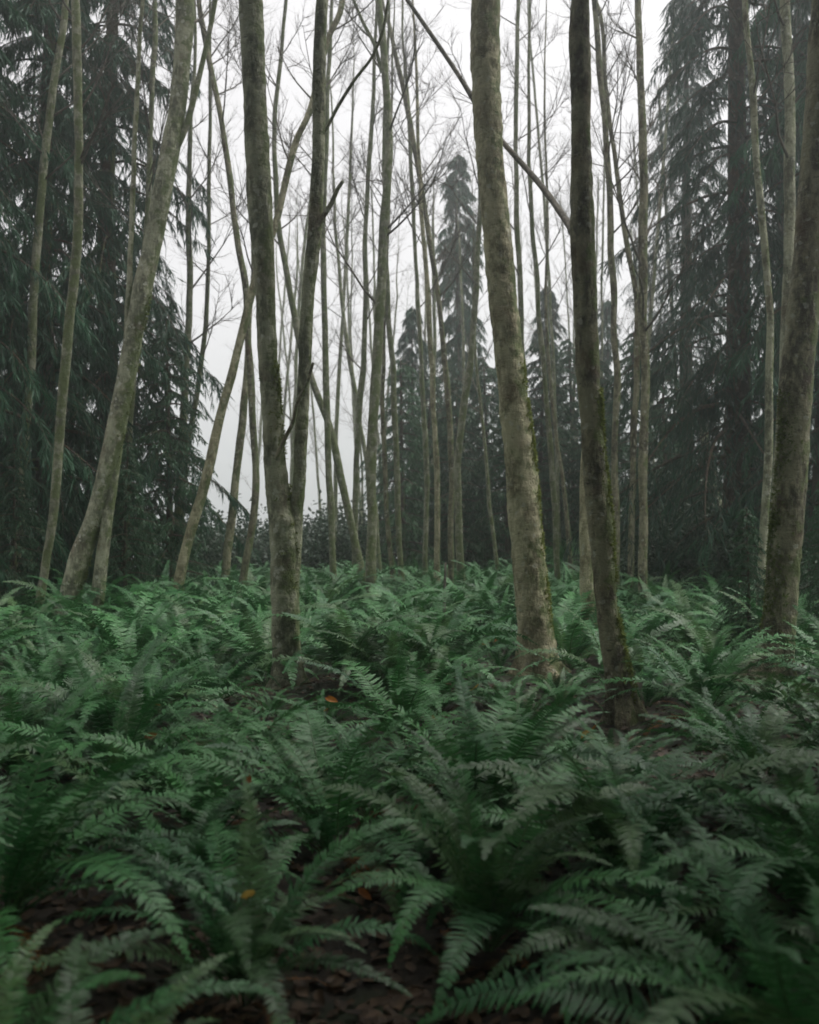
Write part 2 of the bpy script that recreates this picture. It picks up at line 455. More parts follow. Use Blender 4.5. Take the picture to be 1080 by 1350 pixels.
def make_alder(name, label, stems, d, bark='bark_thin', lean=0.0, H=15.0, near=0, branches=(), group=None, category='tree', limbs=15, twigs=8, moss=None, snag=False, knots=(), crown_from=0.45, limb_len=(0.9, 2.0), disp=(0.10, 0.06), rings=()):
    Ws = [trunk_world(s, d, lean) for s in stems]
    b = Ws[0][0]
    base = np.array([b[0], b[1], gz(b[0], b[1])])
    root = empty(name, base)
    tag(root, label, category, group)
    cg = Geo()
    for si, W in enumerate(Ws):
        W = W.copy()
        top = W[-1, 2]
        if not snag and top < H:      # grow on past the picture's edge
            dv = W[-1, :3] - W[-2, :3]; dv = dv / max(dv[2], 0.1)
            dv[:2] = np.clip(dv[:2], -0.25, 0.25) * 0.5; dv[2] = 1
            n = 3
            P = W[-1].copy()
            for k in range(1, n + 1):
                h = (H - top) / n
                Q = P.copy(); Q[:3] = P[:3] + dv * h + np.array([random.uniform(-.12, .12), random.uniform(-.12, .12), 0]) * min(1, h / 2)
                Q[3] = W[-1, 3] * (1 - 0.85 * k / n)
                W = np.vstack([W, Q]); P = Q
        length = W[-1, 2] - W[0, 2]
        step, sides = ((0.035, 44), (0.1, 16), (0.2, 10))[{2: 0, 1: 1, 0: 2}[near]]
        C = catmull(W, max(8, int(length / step)))
        if near < 2:
            C[:, :2] += 0.018 * np.stack([fbm(np.stack([C[:, 2] * 1.3, C[:, 2] * 0 + si, C[:, 2] * 0 + d * 3 + k * 9], -1), 2) for k in (0, 1)], -1)
        h = C[:, 2] - gz(C[0, 0], C[0, 1])
        C[:, 3] = np.maximum(C[:, 3], 0.006)
        if si == 0 or near < 2:
            C[:, 3] *= 1 + 0.35 * np.exp(-np.clip(h, 0, 9) / 0.22)
        g = Geo()
        LP = C[:, :3] - base
        tube(g, LP, C[:, 3], sides, bark_disp(d * 7 + si * 3, disp[0], disp[1] if near == 2 else 0.0, knots if si == 0 else (), rings, foot=(gz(b[0], b[1]) - base[2]) if near == 2 and si == 0 else None))
        link('trunk', g.mesh('trunk', M[bark], True), root)
        TRUNKS.append((C[0, 0], C[0, 1], C[0, 3] * 1.3))
        TRUNK_LABELS.append((C[0, 0], C[0, 1], label))
        if moss and si == 0:
            z0, z1, az, spread, n = moss
            mg = Geo()
            ii = np.nonzero((C[:, 2] > z0) & (C[:, 2] < z1))[0]
            if len(ii):
                i = rng.choice(ii, n); a = az + rng.normal(0, spread, n)
                dirv = np.stack([np.cos(a), np.sin(a), 0 * a], -1)
                S = LP[i] + dirv * (C[i, 3] * 1.0)[:, None] + np.stack([0 * a, 0 * a, rng.uniform(-.05, .05, n)], -1)
                keep = vnoise((S + base) * np.array([7, 7, 4.5])) > rng.uniform(-0.5, 0.4, n)
                S, dirv = S[keep], dirv[keep]
                for k in range(7):
                    D = unit(dirv * 0.8 + rng.normal(0, 0.6, S.shape) + np.array([0, 0, 0.15 if k % 2 else -0.35]))
                    blades(mg, S - dirv * 0.006, D, rng.uniform(0.015, 0.05, len(S)), rng.uniform(0.008, 0.017, len(S)))
                mo = link('moss', mg.mesh('moss', M['moss']), root); mo['kind'] = 'stuff'
        if not snag:
            # bare limbs from crown_from upwards
            hh = np.linspace(crown_from, 0.97, limbs) + rng.uniform(-.03, .03, limbs)
            for t in hh:
                i = int(np.clip(t, 0, 0.99) * (len(C) - 1))
                L = random.uniform(*limb_len) * (1.15 - 0.75 * (t - crown_from) / (1 - crown_from))
                az = random.uniform(0, 2 * math.pi)
                LPn = limb_points(LP[i], az, random.uniform(0.55, 1.05), L)
                r = min(C[i, 3] * 0.32, 0.028)
                tube(cg, LPn, np.linspace(r, 0.004, len(LPn)), 5)
                twig_spray(cg, LPn, L, r * 0.8 + 0.004, twigs)
            twig_spray(cg, LP[int(len(C) * 0.8):], 1.6, 0.014, twigs * 2)
    if cg.n:
        link('crown', cg.mesh('crown', M['bark_twig'], True), root)
    for (bp, dd2, w0, w1, bark2) in branches:
        B = np.array([px(x, y, dd2 + k * 0.0) for k, (x, y) in enumerate(bp)]) - base
        n = 6 * len(B)
        C2 = catmull(B, n)
        g = Geo()
        tube(g, C2, np.linspace(w0, w1, n) / F * dd2 / 2, 8, bark_disp(d * 3 + w0, 0.1, 0.0))
        bo = link('branch', g.mesh('branch', M[bark2], True), root)
        if w1 < 4:
            g2 = Geo(); twig_spray(g2, C2[n // 2:], 0.7, w1 / F * dd2 / 2, 6)
            if g2.n: link('twigs', g2.mesh('twigs', M['bark_twig']), bo)['kind'] = 'stuff'
    return root

# --- the five large trunks in front
make_alder('alder_tree', 'twin-stemmed mossy tree with pale lichen flecks and reddish foot', [
    [(331, 0, 33), (333, 60, 33), (337, 150, 35), (342, 250, 35), (346, 320, 33), (350, 400, 29), (355, 500, 29), (361, 590, 31), (369, 660, 39), (374, 700, 44), (376, 800, 41), (378, 860, 38), (382, 895, 38)],
    [(425, 0, 18), (421, 100, 19), (420, 200, 19), (415, 300, 21), (409, 360, 21), (405, 400, 20), (401, 500, 18), (397, 580, 18), (394, 640, 19), (389, 690, 22), (387, 740, 22), (384, 800, 22)]],
    9.3, 'bark_grey', H=13, near=2, limbs=8, crown_from=0.6, moss=(0.9, 3.0, 0.2, 0.7, 900), knots=((1.55, -1.2, 0.06, 0.15), (3.2, -1.9, 0.05, 0.12)),
    branches=[([(416, 304), (424, 289), (437, 268), (445, 250), (452, 239)], 9.25, 8, 5, 'bark_grey'),
              ([(413, 478), (405, 505), (392, 532), (387, 555), (374, 582), (364, 604)], 9.12, 4, 5.5, 'bark_dark'),
              ([(420, 186), (432, 167), (446, 140), (468, 105), (490, 76), (505, 40), (512, 0)], 9.3, 5, 4, 'bark_thin')])
make_alder('alder_tree', 'thickest tan trunk with a cut ring near its foot and moss down one edge', [
    [(641, 0, 43), (641, 100, 43), (645, 200, 41), (650, 250, 40), (655, 300, 41), (664, 400, 43), (670, 450, 41), (674, 500, 42), (685, 600, 46), (693, 700, 47), (703, 800, 48), (706, 850, 48)]],
    10.5, 'bark_tan', H=14, near=2, limbs=8, crown_from=0.6, moss=(0.3, 3.2, 0.15, 0.42, 2600), knots=((3.4, -1.3, 0.05, 0.12), (0.62, -1.9, 0.04, 0.1), (1.1, -1.2, 0.05, 0.1), (2.0, 0.1, 0.08, 0.12)) + tuple((0.4 + 0.29 * k + random.uniform(-.1, .1), random.uniform(-.25, .3), random.uniform(.03, .06), random.uniform(.06, .14)) for k in range(10)), rings=((0.70, 0.05), (0.95, 0.02)))
make_alder('alder_tree', 'dark mossy trunk beside the thickest trunk, a long thin limb crossing behind it', [
    [(765, 0, 31), (766, 100, 30), (766, 200, 31), (768, 300, 36), (772, 400, 37), (776, 500, 34), (782, 600, 33), (787, 650, 35), (792, 700, 35), (800, 800, 31), (807, 850, 34), (816, 900, 37), (821, 935, 36)]],
    8.2, 'bark_dark', H=12, near=2, limbs=8, crown_from=0.62, moss=(0.1, 2.6, 0.15, 0.55, 2000), knots=((1.85, -1.9, 0.06, 0.22), (2.1, -1.3, 0.05, 0.12), (0.9, -1.4, 0.05, 0.12)))
make_alder('alder_tree', 'brown trunk with dark moss patches and peeling plates leaning away from the others', [
    [(1088, 0, 40), (1082, 120, 42), (1077, 200, 42), (1069, 300, 44), (1060, 400, 46), (1050, 500, 45), (1046, 600, 46), (1037, 700, 46), (1030, 800, 46), (1023, 850, 50), (1019, 880, 52)]],
    9.5, 'bark_dark', H=13, near=2, limbs=8, crown_from=0.6, moss=(0.2, 2.8, 3.4, 0.5, 1400), knots=((1.9, -1.8, 0.08, 0.15), (2.6, -1.2, 0.06, 0.12), (1.2, -1.5, 0.07, 0.1)), disp=(0.09, 0.04))
make_alder('alder_tree', 'stout leaning trunk with a second short stem at its foot before the cedars', [
    [(245, 0, 27), (239, 80, 27), (232, 150, 27), (215, 250, 28), (197, 333, 26), (185, 400, 28), (165, 500, 27), (146, 600, 28), (128, 670, 29), (112, 715, 29), (99, 755, 32)],
    [(163, 520, 10), (155, 590, 14), (148, 640, 16), (141, 690, 18), (133, 745, 20)]],
    14.0, 'bark_grey', H=15, near=1, limbs=8, crown_from=0.55, moss=(0.3, 5.0, 0.0, 0.6, 900),
    branches=[([(233, 195), (246, 165), (256, 128), (268, 78), (279, 28), (289, -30)], 14.0, 9, 6, 'bark_thin')])

# the limb of the dark trunk that passes behind the thickest one
def crossing_limb():
    root = [o for o in bpy.data.objects if o.get('label', '').startswith('dark mossy trunk')][0]
    base = np.array(root.location)
    ds = [8.25, 8.9, 10.0, 11.1, 11.5, 12.0]
    P = np.array([px(x, y, d) for (x, y), d in zip([(755, 306), (748, 293), (712, 243), (645, 165), (600, 92), (520, -25)], ds)]) - base
    C = catmull(P, 50); g = Geo()
    tube(g, C, np.linspace(0.036, 0.022, 50), 8, bark_disp(3.3, 0.12, 0))
    b = link('branch', g.mesh('branch', M['bark_twig'], True), root)
    g2 = Geo(); twig_spray(g2, C[26:], 1.0, 0.012, 9); link('twigs', g2.mesh('twigs', M['bark_twig']), b)['kind'] = 'stuff'
crossing_limb()

# --- the slender trunks behind: label, polyline, distance, options
def T(label, pts, d, name='alder_tree', **k):
    k.setdefault('near', 1)
    make_alder(name, label, [pts], d, group='slender bare trees in the misty wood', **k)
T('thin greenish trunk before the cedars, bowing gently, slimmer of two side by side', [(88, 0, 10), (78, 67, 10), (68, 133, 11), (59, 200, 11), (52, 283, 12), (47, 350, 12), (42, 450, 13), (38, 520, 13), (32, 600, 14), (27, 660, 14)], 16)
T('knobbly pale trunk before the cedars, curving at its foot, between two slimmer stems', [(100, 0, 13), (103, 100, 13), (104, 200, 13), (103, 300, 14), (95, 400, 15), (85, 500, 15), (75, 633, 14), (67, 700, 13), (58, 750, 13)], 14.5)
T('thin tree leaning strongly, crossing behind both stems of the twin-stemmed tree', [(453, -5, 9), (434, 50, 9), (410, 140, 10), (392, 183, 10), (380, 227, 11), (367, 283, 11), (347, 345, 12), (327, 400, 12), (313, 460, 12), (300, 517, 13), (283, 583, 14), (267, 650, 15), (250, 710, 15), (240, 753, 16)], 15, bark='bark_tan')
T('dark thin trunk curving in a long bow, ending beside the twin-stemmed tree', [(262, 0, 7), (270, 50, 8), (283, 110, 8), (297, 200, 9), (308, 283, 9), (322, 367, 10), (328, 450, 10), (332, 530, 11), (337, 600, 11), (338, 640, 12), (333, 690, 12), (323, 745, 12)], 17, bark='bark_dark', crown_from=0.55)
T('pale thin trunk with rusty foot between the leaning tree and the bowed trunk', [(335, 330, 8), (330, 400, 9), (325, 483, 10), (320, 550, 11), (313, 617, 12), (306, 683, 13), (301, 730, 13)], 19, bark='bark_tan')
T('straight slender trunk with the fork of leaning stems just beside it', [(437, 0, 5), (432, 120, 7), (428, 230, 8), (425, 320, 9), (427, 400, 9), (429, 467, 10), (431, 533, 10), (433, 600, 10), (436, 667, 10), (439, 738, 10)], 18)
T('leaning stem that crosses the straight slender trunk near its middle', [(378, 0, 5), (371, 70, 6), (362, 160, 7), (364, 250, 8), (372, 330, 9), (393, 440, 10), (412, 500, 10), (425, 535, 11), (438, 573, 11), (448, 627, 12), (460, 677, 12), (472, 735, 13)], 18.5)
T('tallest of the slender straight trunks, in the middle of the misty gap', [(500, 0, 10), (503, 33, 11), (508, 100, 11), (512, 190, 12), (509, 250, 13), (505, 320, 13), (502, 400, 14), (495, 500, 15), (491, 600, 15), (490, 683, 15), (490, 748, 15)], 16, limbs=16, crown_from=0.35, branches=[([(503, 95), (494, 60), (478, 28), (462, -10)], 16, 5, 4, 'bark_thin')])
T('thin stem curving close beside the tallest slender trunk', [(497, 0, 4), (495, 70, 5), (491, 150, 6), (487, 220, 7), (482, 310, 7), (482, 430, 8), (475, 533, 9), (470, 607, 9), (469, 665, 9), (469, 735, 10)], 20, crown_from=0.35)
T('very thin upright stem half hidden behind the tallest slender trunk', [(511, 330, 5), (507, 430, 6), (505, 520, 6), (506, 567, 7), (510, 667, 7), (516, 732, 8)], 20, bark='bark_dark')
T('pale upright pole of a tree just beyond the tallest slender trunk', [(507, 150, 5), (508, 280, 6), (512, 400, 7), (518, 483, 8), (522, 580, 9), (525, 667, 9), (528, 730, 9)], 20)
T('long thin dark stem slanting across the narrow spired conifer', [(505, 5, 5), (513, 33, 6), (523, 83, 7), (542, 167, 8), (557, 250, 8), (566, 320, 8), (577, 383, 8), (585, 460, 8), (591, 520, 9), (595, 590, 9), (595, 728, 9)], 21, bark='bark_dark', crown_from=0.4)
T('straight slender pole, one of a close pair before the dark young conifers', [(531, 60, 4), (537, 133, 5), (543, 230, 6), (547, 333, 6), (552, 400, 7), (557, 500, 7), (561, 590, 8), (562, 650, 8), (561, 730, 8)], 22, bark='bark_thin')
T('brighter slender pole, the other of a close pair before the dark young conifers', [(548, 80, 4), (553, 233, 6), (560, 333, 7), (565, 400, 8), (570, 500, 8), (573, 567, 8), (576, 633, 9), (576, 730, 9)], 20.5, bark='bark_tan')
T('trunk with a kink above its foot, curving over toward the thickest trunk', [(636, 180, 7), (633, 283, 8), (630, 333, 8), (627, 400, 9), (624, 445, 9), (617, 500, 10), (608, 567, 11), (603, 615, 11), (605, 667, 11), (607, 735, 12)], 20)
T('wiry thin stem dangling slantwise from the kinked trunk to the ferns', [(625, 400, 3), (627, 467, 4), (634, 530, 5), (640, 600, 5), (644, 657, 6), (653, 722, 6)], 22, H=9)
T('slim trunk rising just behind the upper half of the thickest trunk', [(684, 0, 6), (681, 100, 7), (680, 200, 7), (682, 300, 8), (686, 400, 8), (690, 500, 9), (697, 600, 9), (700, 740, 10)], 18.5)
T('slender trunk standing between the thickest trunk and the dark mossy trunk', [(698, 50, 4), (698, 133, 5), (699, 233, 6), (705, 333, 7), (713, 450, 8), (721, 540, 8), (729, 620, 9), (735, 735, 9)], 19)
T('spindly dark stem low between the thickest trunk and the dark mossy trunk', [(722, 250, 4), (720, 400, 5), (728, 520, 6), (740, 620, 6), (749, 690, 7), (752, 740, 7)], 21, bark='bark_dark')
T('dark slender trunk running close along the dark mossy trunk, curving slightly', [(783, -5, 8), (792, 100, 9), (800, 217, 9), (805, 300, 10), (809, 400, 10), (813, 500, 10), (811, 600, 10), (812, 680, 11), (812, 748, 11)], 17, bark='bark_dark')
T('thin slanting stem meeting the straight dark trunk near the right-hand conifers', [(787, -5, 5), (792, 20, 6), (800, 117, 7), (810, 200, 7), (823, 300, 8), (837, 383, 8), (840, 470, 9), (836, 600, 9), (832, 745, 10)], 17.5, bark='bark_dark')
T('straight dark trunk standing clear before the sparse hemlock', [(842, -5, 10), (844, 100, 11), (847, 200, 12), (848, 300, 13), (848, 400, 13), (851, 500, 13), (849, 600, 13), (848, 667, 13), (848, 755, 13)], 16, bark='bark_dark', limbs=16, crown_from=0.3)
T('bowed bare pale stem before the hemlock trunk, streaked with pale wood', [(983, -5, 9), (988, 67, 9), (992, 133, 10), (998, 217, 10), (1007, 300, 11), (1014, 400, 11), (1014, 500, 11), (1013, 600, 12), (1008, 683, 12), (1004, 760, 12)], 12.5, bark='bark_grey')
T('grey straight trunk rising behind the leaning brown trunk', [(1036, -5, 15), (1040, 100, 15), (1042, 200, 16), (1040, 300, 16), (1037, 400, 17), (1033, 520, 17), (1026, 640, 18), (1020, 760, 18)], 13, bark='bark_grey')
T('slim stem at the edge of the cedars with one side bare', [(277, 120, 5), (276, 230, 6), (275, 333, 6), (273, 400, 7), (267, 467, 7), (258, 527, 8), (246, 600, 8), (236, 740, 9)], 19.5, bark='bark_thin', crown_from=0.3)
T('short-limbed trunk half sunk in the cedar sprays', [(258, 60, 5), (251, 180, 7), (249, 300, 9), (250, 400, 10), (245, 483, 11), (242, 560, 12), (236, 640, 12), (230, 745, 12)], 18.8, bark='bark_thin', crown_from=0.3)
T('thin stem behind the stout leaning trunk, ending among cedar boughs', [(205, 0, 7), (202, 100, 8), (199, 170, 8), (196, 260, 9), (190, 340, 9), (180, 440, 10), (172, 560, 10), (165, 740, 11)], 17.5, bark='bark_thin')
T('thin trunk showing against pale gaps beyond the outermost cedar', [(30, 380, 6), (22, 440, 7), (17, 533, 8), (13, 610, 8), (9, 735, 9)], 20, bark='bark_dark')
T('faint misty trunk leaning toward the tallest slender trunk', [(440, 250, 4), (446, 340, 5), (455, 430, 6), (468, 520, 7), (480, 590, 7), (492, 660, 8), (498, 730, 8)], 24)
T('faint misty stem in the palest part of the gap', [(462, 200, 4), (458, 300, 5), (452, 420, 5), (446, 520, 6), (443, 600, 6), (441, 730, 7)], 26)

# the broken snag behind the dark mossy trunk, the pale broken trunk on the bank and a bare wand
make_alder('tree_snag', 'weathered tan snag tucked behind the foot of the dark mossy trunk', [[(779, 470, 9), (776, 560, 13), (771, 640, 15), (769, 690, 17), (772, 740, 19), (775, 790, 22)]], 12.0, 'bark_tan', near=1, snag=True)
make_alder('tree_snag', 'pale crooked broken trunk standing on the dark bank', [[(923, 535, 10), (927, 560, 12), (932, 590, 13), (938, 620, 14), (944, 660, 16)]], 23.0, 'bark_grey', near=1, snag=True)
make_alder('bare_sapling', 'bare upright wand of a sapling among the ferns', [[(588, 742, 3), (587, 770, 4), (586, 800, 5)]], 12.5, 'bark_twig', near=1, snag=True, category='sapling')

# a scatter of farther trunks dissolving in the mist
far_spots = []
for k in range(42):
    for _ in range(40):
        d = random.uniform(26, 46); x = random.uniform(330, 900)
        X = (x - CX) / F * d
        if all((X - a) ** 2 + (d - b) ** 2 > 1.4 for a, b in far_spots): break
    far_spots.append((X, d))
    H = random.uniform(12, 17); w = random.uniform(0.09, 0.2); ln = random.uniform(-0.09, 0.09)
    g0 = gz(X, d)
    pts = []
    for t in (0.02, 0.3, 0.6, 0.85):
        xx = X + ln * H * t + random.uniform(-.12, .12); zz = g0 + H * t
        pts.append((CX + xx / d * F, HY + (CAMZ - zz) / d * F, w * (1 - 0.55 * t) / d * F))
    make_alder('alder_tree', 'faint far bare tree dissolving in the mist behind the slender trunks', [pts], d, 'bark_thin', H=H, near=0, limbs=14, twigs=6, crown_from=0.35, group='far bare trees in the mist')

# ------------------------------------------------------------------ conifers
def conifer_geo(H, Rm, z0, nb, seed, blade=(0.11, 0.24), bw=(0.018, 0.036), fan=3, droop=0.5, laterals=13, sprays=8, taper=0.8, gap=0.0, lr=(0.5, 1.2)):
    rs = np.random.default_rng(seed)
    foliage = Geo()
    lb = []
    for k in range(nb):
        t = (k + rs.uniform(0, 1)) / nb
        z = z0 + (H - z0) * t ** 1.05
        L = Rm * (1 - t) ** taper * rs.uniform(*lr) + 0.15
        if z < 2.0: L *= 0.75
        if rs.uniform() < gap: continue
        az = k * 2.39996 + rs.uniform(-.5, .5)
        o = np.array([math.cos(az), math.sin(az), 0]); s = np.array([-math.sin(az), math.cos(az), 0])
        m = 9
        u = np.linspace(0, 1, m)[:, None]
        dz = L * (0.18 * u - (0.75 * droop + 0.25) * u ** 2 + 0.28 * u ** 3)
        sw = rs.uniform(-.35, .35)
        P = np.array([0, 0, z]) + o * L * u * (1 - 0.12 * u) + s * L * sw * u ** 2 + np.array([0, 0, 1.0]) * dz
        tube(foliage, P, np.linspace(0.012 + 0.010 * L, 0.004, m), 4, mat=1)
        # laterals
        nl = max(6, int(laterals * (0.5 + 0.5 * L / Rm)))
        tt = rs.uniform(0.12, 1.0, nl * 2); i = np.minimum((tt * (m - 1)).astype(int), m - 2); f = (tt * (m - 1) - i)[:, None]
        S = P[i] * (1 - f) + P[i + 1] * f
        sd = np.where(np.arange(nl * 2) % 2, 1, -1)[:, None]
        D = unit(s * sd * rs.uniform(0.5, 1.0, (nl * 2, 1)) + o * rs.uniform(0.3, 0.9, (nl * 2, 1)) + np.array([0, 0, -0.25]) + rs.normal(0, 0.12, (nl * 2, 3)))
        LL = (0.16 + 0.30 * L * (1 - 0.65 * tt)) * rs.uniform(0.6, 1.2, nl * 2)
        uu = np.linspace(0.12, 1, sprays)
        pts = S[:, None] + D[:, None] * (LL[:, None] * uu)[..., None] + np.array([0, 0, -1.0]) * (LL[:, None] * (0.35 + 0.4 * droop) * uu ** 2)[..., None]
        E1 = pts[:, sprays // 2]; E2 = pts[:, -1]
        sticks(foliage, S, E1, 0.005, 0.004, 1); sticks(foliage, E1, E2, 0.004, 0.002, 1)
        Q = pts.reshape(-1, 3); Dq = np.repeat(D, sprays, 0)
        for fk in range(fan):
            dirn = Dq * rs.uniform(0.2, 0.9, (len(Q), 1)) + rs.normal(0, 0.36, (len(Q), 3)) + np.array([0, 0, -0.55 - 0.75 * droop])
            ln = rs.uniform(blade[0], blade[1], len(Q)) * (0.7 + 0.3 * min(1, L))
            blades(foliage, Q, dirn, ln, rs.uniform(bw[0], bw[1], len(Q)))
    return foliage

def conifer_trunk(H, r, seed):
    g = Geo(); n = 60
    z = np.linspace(-0.25, H, n)
    P = np.stack([0.06 * np.sin(z * 0.5 + seed), 0.06 * np.cos(z * 0.43 + seed * 2), z], -1)
    rad = r * (1 - np.clip(z, 0, H) / H) ** 0.85 + 0.012 + 0.35 * r * np.exp(-np.clip(z, 0, 9) / 0.5)
    def disp(pos, a, rr):
        return 1 + 0.08 * np.sin(a * 7 + pos[..., 2] * 0.8 + seed) * np.exp(-np.clip(pos[..., 2], 0, 30) / 3.0) + 0.05 * fbm(pos * np.array([5, 5, 1.2]) + seed, 2)
    tube(g, P, rad, 22, disp)
    return g

CON = {}
def conifer_kind(key, H, Rm, z0, nb, seed, leaf, r, **k):
    fo = conifer_geo(H, Rm, z0, nb, seed, **k).mesh('crown_' + key, [M[leaf], M['bark_cedar']])
    tr = conifer_trunk(H, r, seed).mesh('trunk_' + key, M['bark_cedar'], True)
    CON[key] = (fo, tr)
conifer_kind('cedar', 17, 2.7, 0.3, 185, 11, 'cedar', 0.24, droop=0.95, laterals=13, sprays=8, taper=0.65, blade=(0.14, 0.34), bw=(0.014, 0.028), gap=0.12, lr=(0.4, 1.2))
conifer_kind('hemlock', 18, 3.3, 0.8, 170, 12, 'hemlock', 0.26, droop=0.95, laterals=12, sprays=7, taper=0.65, blade=(0.14, 0.34), bw=(0.013, 0.026), gap=0.15, lr=(0.35, 1.2))
conifer_kind('spire', 15, 2.0, 0.3, 200, 13, 'hemlock', 0.14, droop=1.1, laterals=8, sprays=6, taper=0.7, blade=(0.2, 0.45), bw=(0.02, 0.04), gap=0.25, lr=(0.25, 1.3))
conifer_kind('spire_ragged', 13, 2.3, 0.3, 180, 23, 'hemlock', 0.14, droop=1.1, laterals=8, sprays=6, taper=0.55, blade=(0.2, 0.45), bw=(0.02, 0.04), gap=0.35, lr=(0.2, 1.3))
conifer_kind('shade_canopy', 20, 4.6, 6.0, 110, 15, 'cedar', 0.34, droop=0.2, laterals=15, sprays=8, taper=0.6, blade=(0.12, 0.27))  # wide high crown shaped to block sky light from out of view
conifer_kind('young', 5.0, 1.5, 0.25, 60, 14, 'sapling', 0.06, droop=0.45, laterals=11, sprays=7, taper=0.9, blade=(0.07, 0.16), bw=(0.014, 0.028))

def conifer(key, name, label, cat, X, d, s=1.0, rz=None, group=None, sz=None):
    fo, tr = CON[key]
    root = empty(name, (X, d, gz(X, d)))
    root.rotation_euler.z = random.uniform(0, 6.28) if rz is None else rz
    root.scale = (s, s, s if sz is None else sz)
    tag(root, label, cat, group)
    link('trunk', tr, root); link('crown', fo, root)
    TRUNKS.append((X, d, 0.3 * s))
    return root
def cpx(key, name, label, cat, x, d, **k): return conifer(key, name, label, cat, (x - CX) / F * d, d, **k)
G1 = 'dark conifers of the wood'
cpx('cedar', 'cedar_tree', 'big dark cedar with hanging sprays right behind the stout leaning trunk', 'tree', 146, 19, s=1.0, group=G1)
cpx('cedar', 'cedar_tree', 'dark drooping cedar behind the knobbly pale trunk', 'tree', 62, 17.5, s=0.9, group=G1)
cpx('cedar', 'cedar_tree', 'outermost drooping cedar beyond the thin greenish trunk', 'tree', -60, 16, s=1.0, group=G1)
cpx('spire_ragged', 'fir_tree', 'shaggy conifer filling the gaps behind the drooping cedars', 'tree', 10, 30, s=0.8, group=G1)
cpx('hemlock', 'hemlock_tree', 'tall dark hemlock with a stout straight trunk behind the bowed bare stem', 'tree', 972, 19, s=1.05, rz=0.3, group=G1)
cpx('cedar', 'cedar_tree', 'dark cedar closing the view behind the leaning brown trunk', 'tree', 1090, 18, s=1.0, group=G1)
cpx('hemlock', 'hemlock_tree', 'sparse hemlock with open boughs behind the straight dark trunk', 'tree', 905, 27, s=0.8, group=G1)
cpx('hemlock', 'hemlock_tree', 'tall conifer on the bank behind the stout hemlock', 'tree', 1035, 28, s=1.1, group=G1)
cpx('spire', 'fir_tree', 'narrow spired conifer rising alone behind the close pair of poles', 'tree', 604, 34, s=1.0, group=G1)
cpx('spire_ragged', 'fir_tree', 'shorter narrow conifer beside the spired one, behind the pale pole', 'tree', 545, 31, s=0.68, group=G1)
cpx('spire_ragged', 'fir_tree', 'dim conifer showing between the thickest trunk and the dark mossy trunk', 'tree', 722, 33, s=0.68, group=G1)
cpx('spire_ragged', 'fir_tree', 'dim conifer half hidden behind the thickest trunk', 'tree', 668, 36, s=0.65, group=G1)
cpx('spire_ragged', 'fir_tree', 'dim conifer behind the slanting stem near the straight dark trunk', 'tree', 800, 35, s=0.58, group=G1)
G2 = 'young conifers of the undergrowth'
for i, (x, d, s) in enumerate([(530, 27, 1.2), (566, 29, 1.2), (602, 28, 1.15), (640, 29, 1.3), (672, 27.5, 1.1), (716, 28, 1.3), (752, 29, 1.2), (790, 27, 1.0), (835, 26, 1.05), (875, 25, 0.95)]):
    cpx('young', 'young_conifer', 'dark young conifer in the thicket behind the slender poles', 'young tree', x, d, s=s, group=G2)
cpx('young', 'young_conifer', 'bushy young cedar at the edge of the open gap', 'young tree', 222, 18, s=1.05, group=G2)
cpx('young', 'young_conifer', 'bright green young cedar behind the foot of the stout leaning trunk', 'young tree', 168, 16.2, s=0.55, group=G2)
cpx('young', 'young_conifer', 'low young cedar beside the foot of the knobbly pale trunk', 'young tree', 20, 15.2, s=0.55, group=G2)
cpx('young', 'young_conifer', 'bushy young cedar under the outermost cedar', 'young tree', 95, 19, s=0.9, group=G2)
cpx('young', 'young_conifer', 'small bright hemlock sapling beside the leaning brown trunk', 'young tree', 985, 11.2, s=0.34, group=G2)
cpx('young', 'young_conifer', 'green sapling behind the leaning brown trunk on its outer side', 'young tree', 1095, 11.0, s=0.42, group=G2)
cpx('young', 'young_conifer', 'broad young conifer on the bank under the sparse hemlock', 'young tree', 930, 21.5, s=0.6, group=G2)
cpx('young', 'young_conifer', 'young conifer under the stout straight hemlock', 'young tree', 1010, 20.5, s=0.75, group=G2)
# unseen cedars added beside and behind the camera to shade the foreground
for X, Y, s in [(-4.9, 4.6, 0.95), (5.0, 4.7, 0.95), (-4.7, 0.6, 0.95), (4.7, 0.9, 0.95), (-6.0, -2.5, 1.0), (6.0, -2.5, 1.0)]:
    conifer('cedar', 'cedar_tree', 'unseen tall cedar added around the camera to shade the foreground', 'tree', X, Y, s=s, group='unseen cedars added for foreground shade')

for X, Y, s in [(-3.4, -1.0, 1.0), (3.6, -0.6, 1.05), (0.3, -4.2, 1.1), (-1.5, -1.9, 1.0), (1.6, -1.8, 1.0), (-4.6, 2.6, 1.1), (4.7, 2.9, 1.1), (5.0, 6.0, 1.1), (-5.0, 6.2, 1.1)]:  # added out of frame, high boughs keep light off the nearest ferns
    conifer('shade_canopy', 'cedar_tree', 'unseen clear-stemmed cedar added so its high boughs shade the foreground ferns', 'tree', X, Y, s=s, group='unseen cedars added for foreground shade')

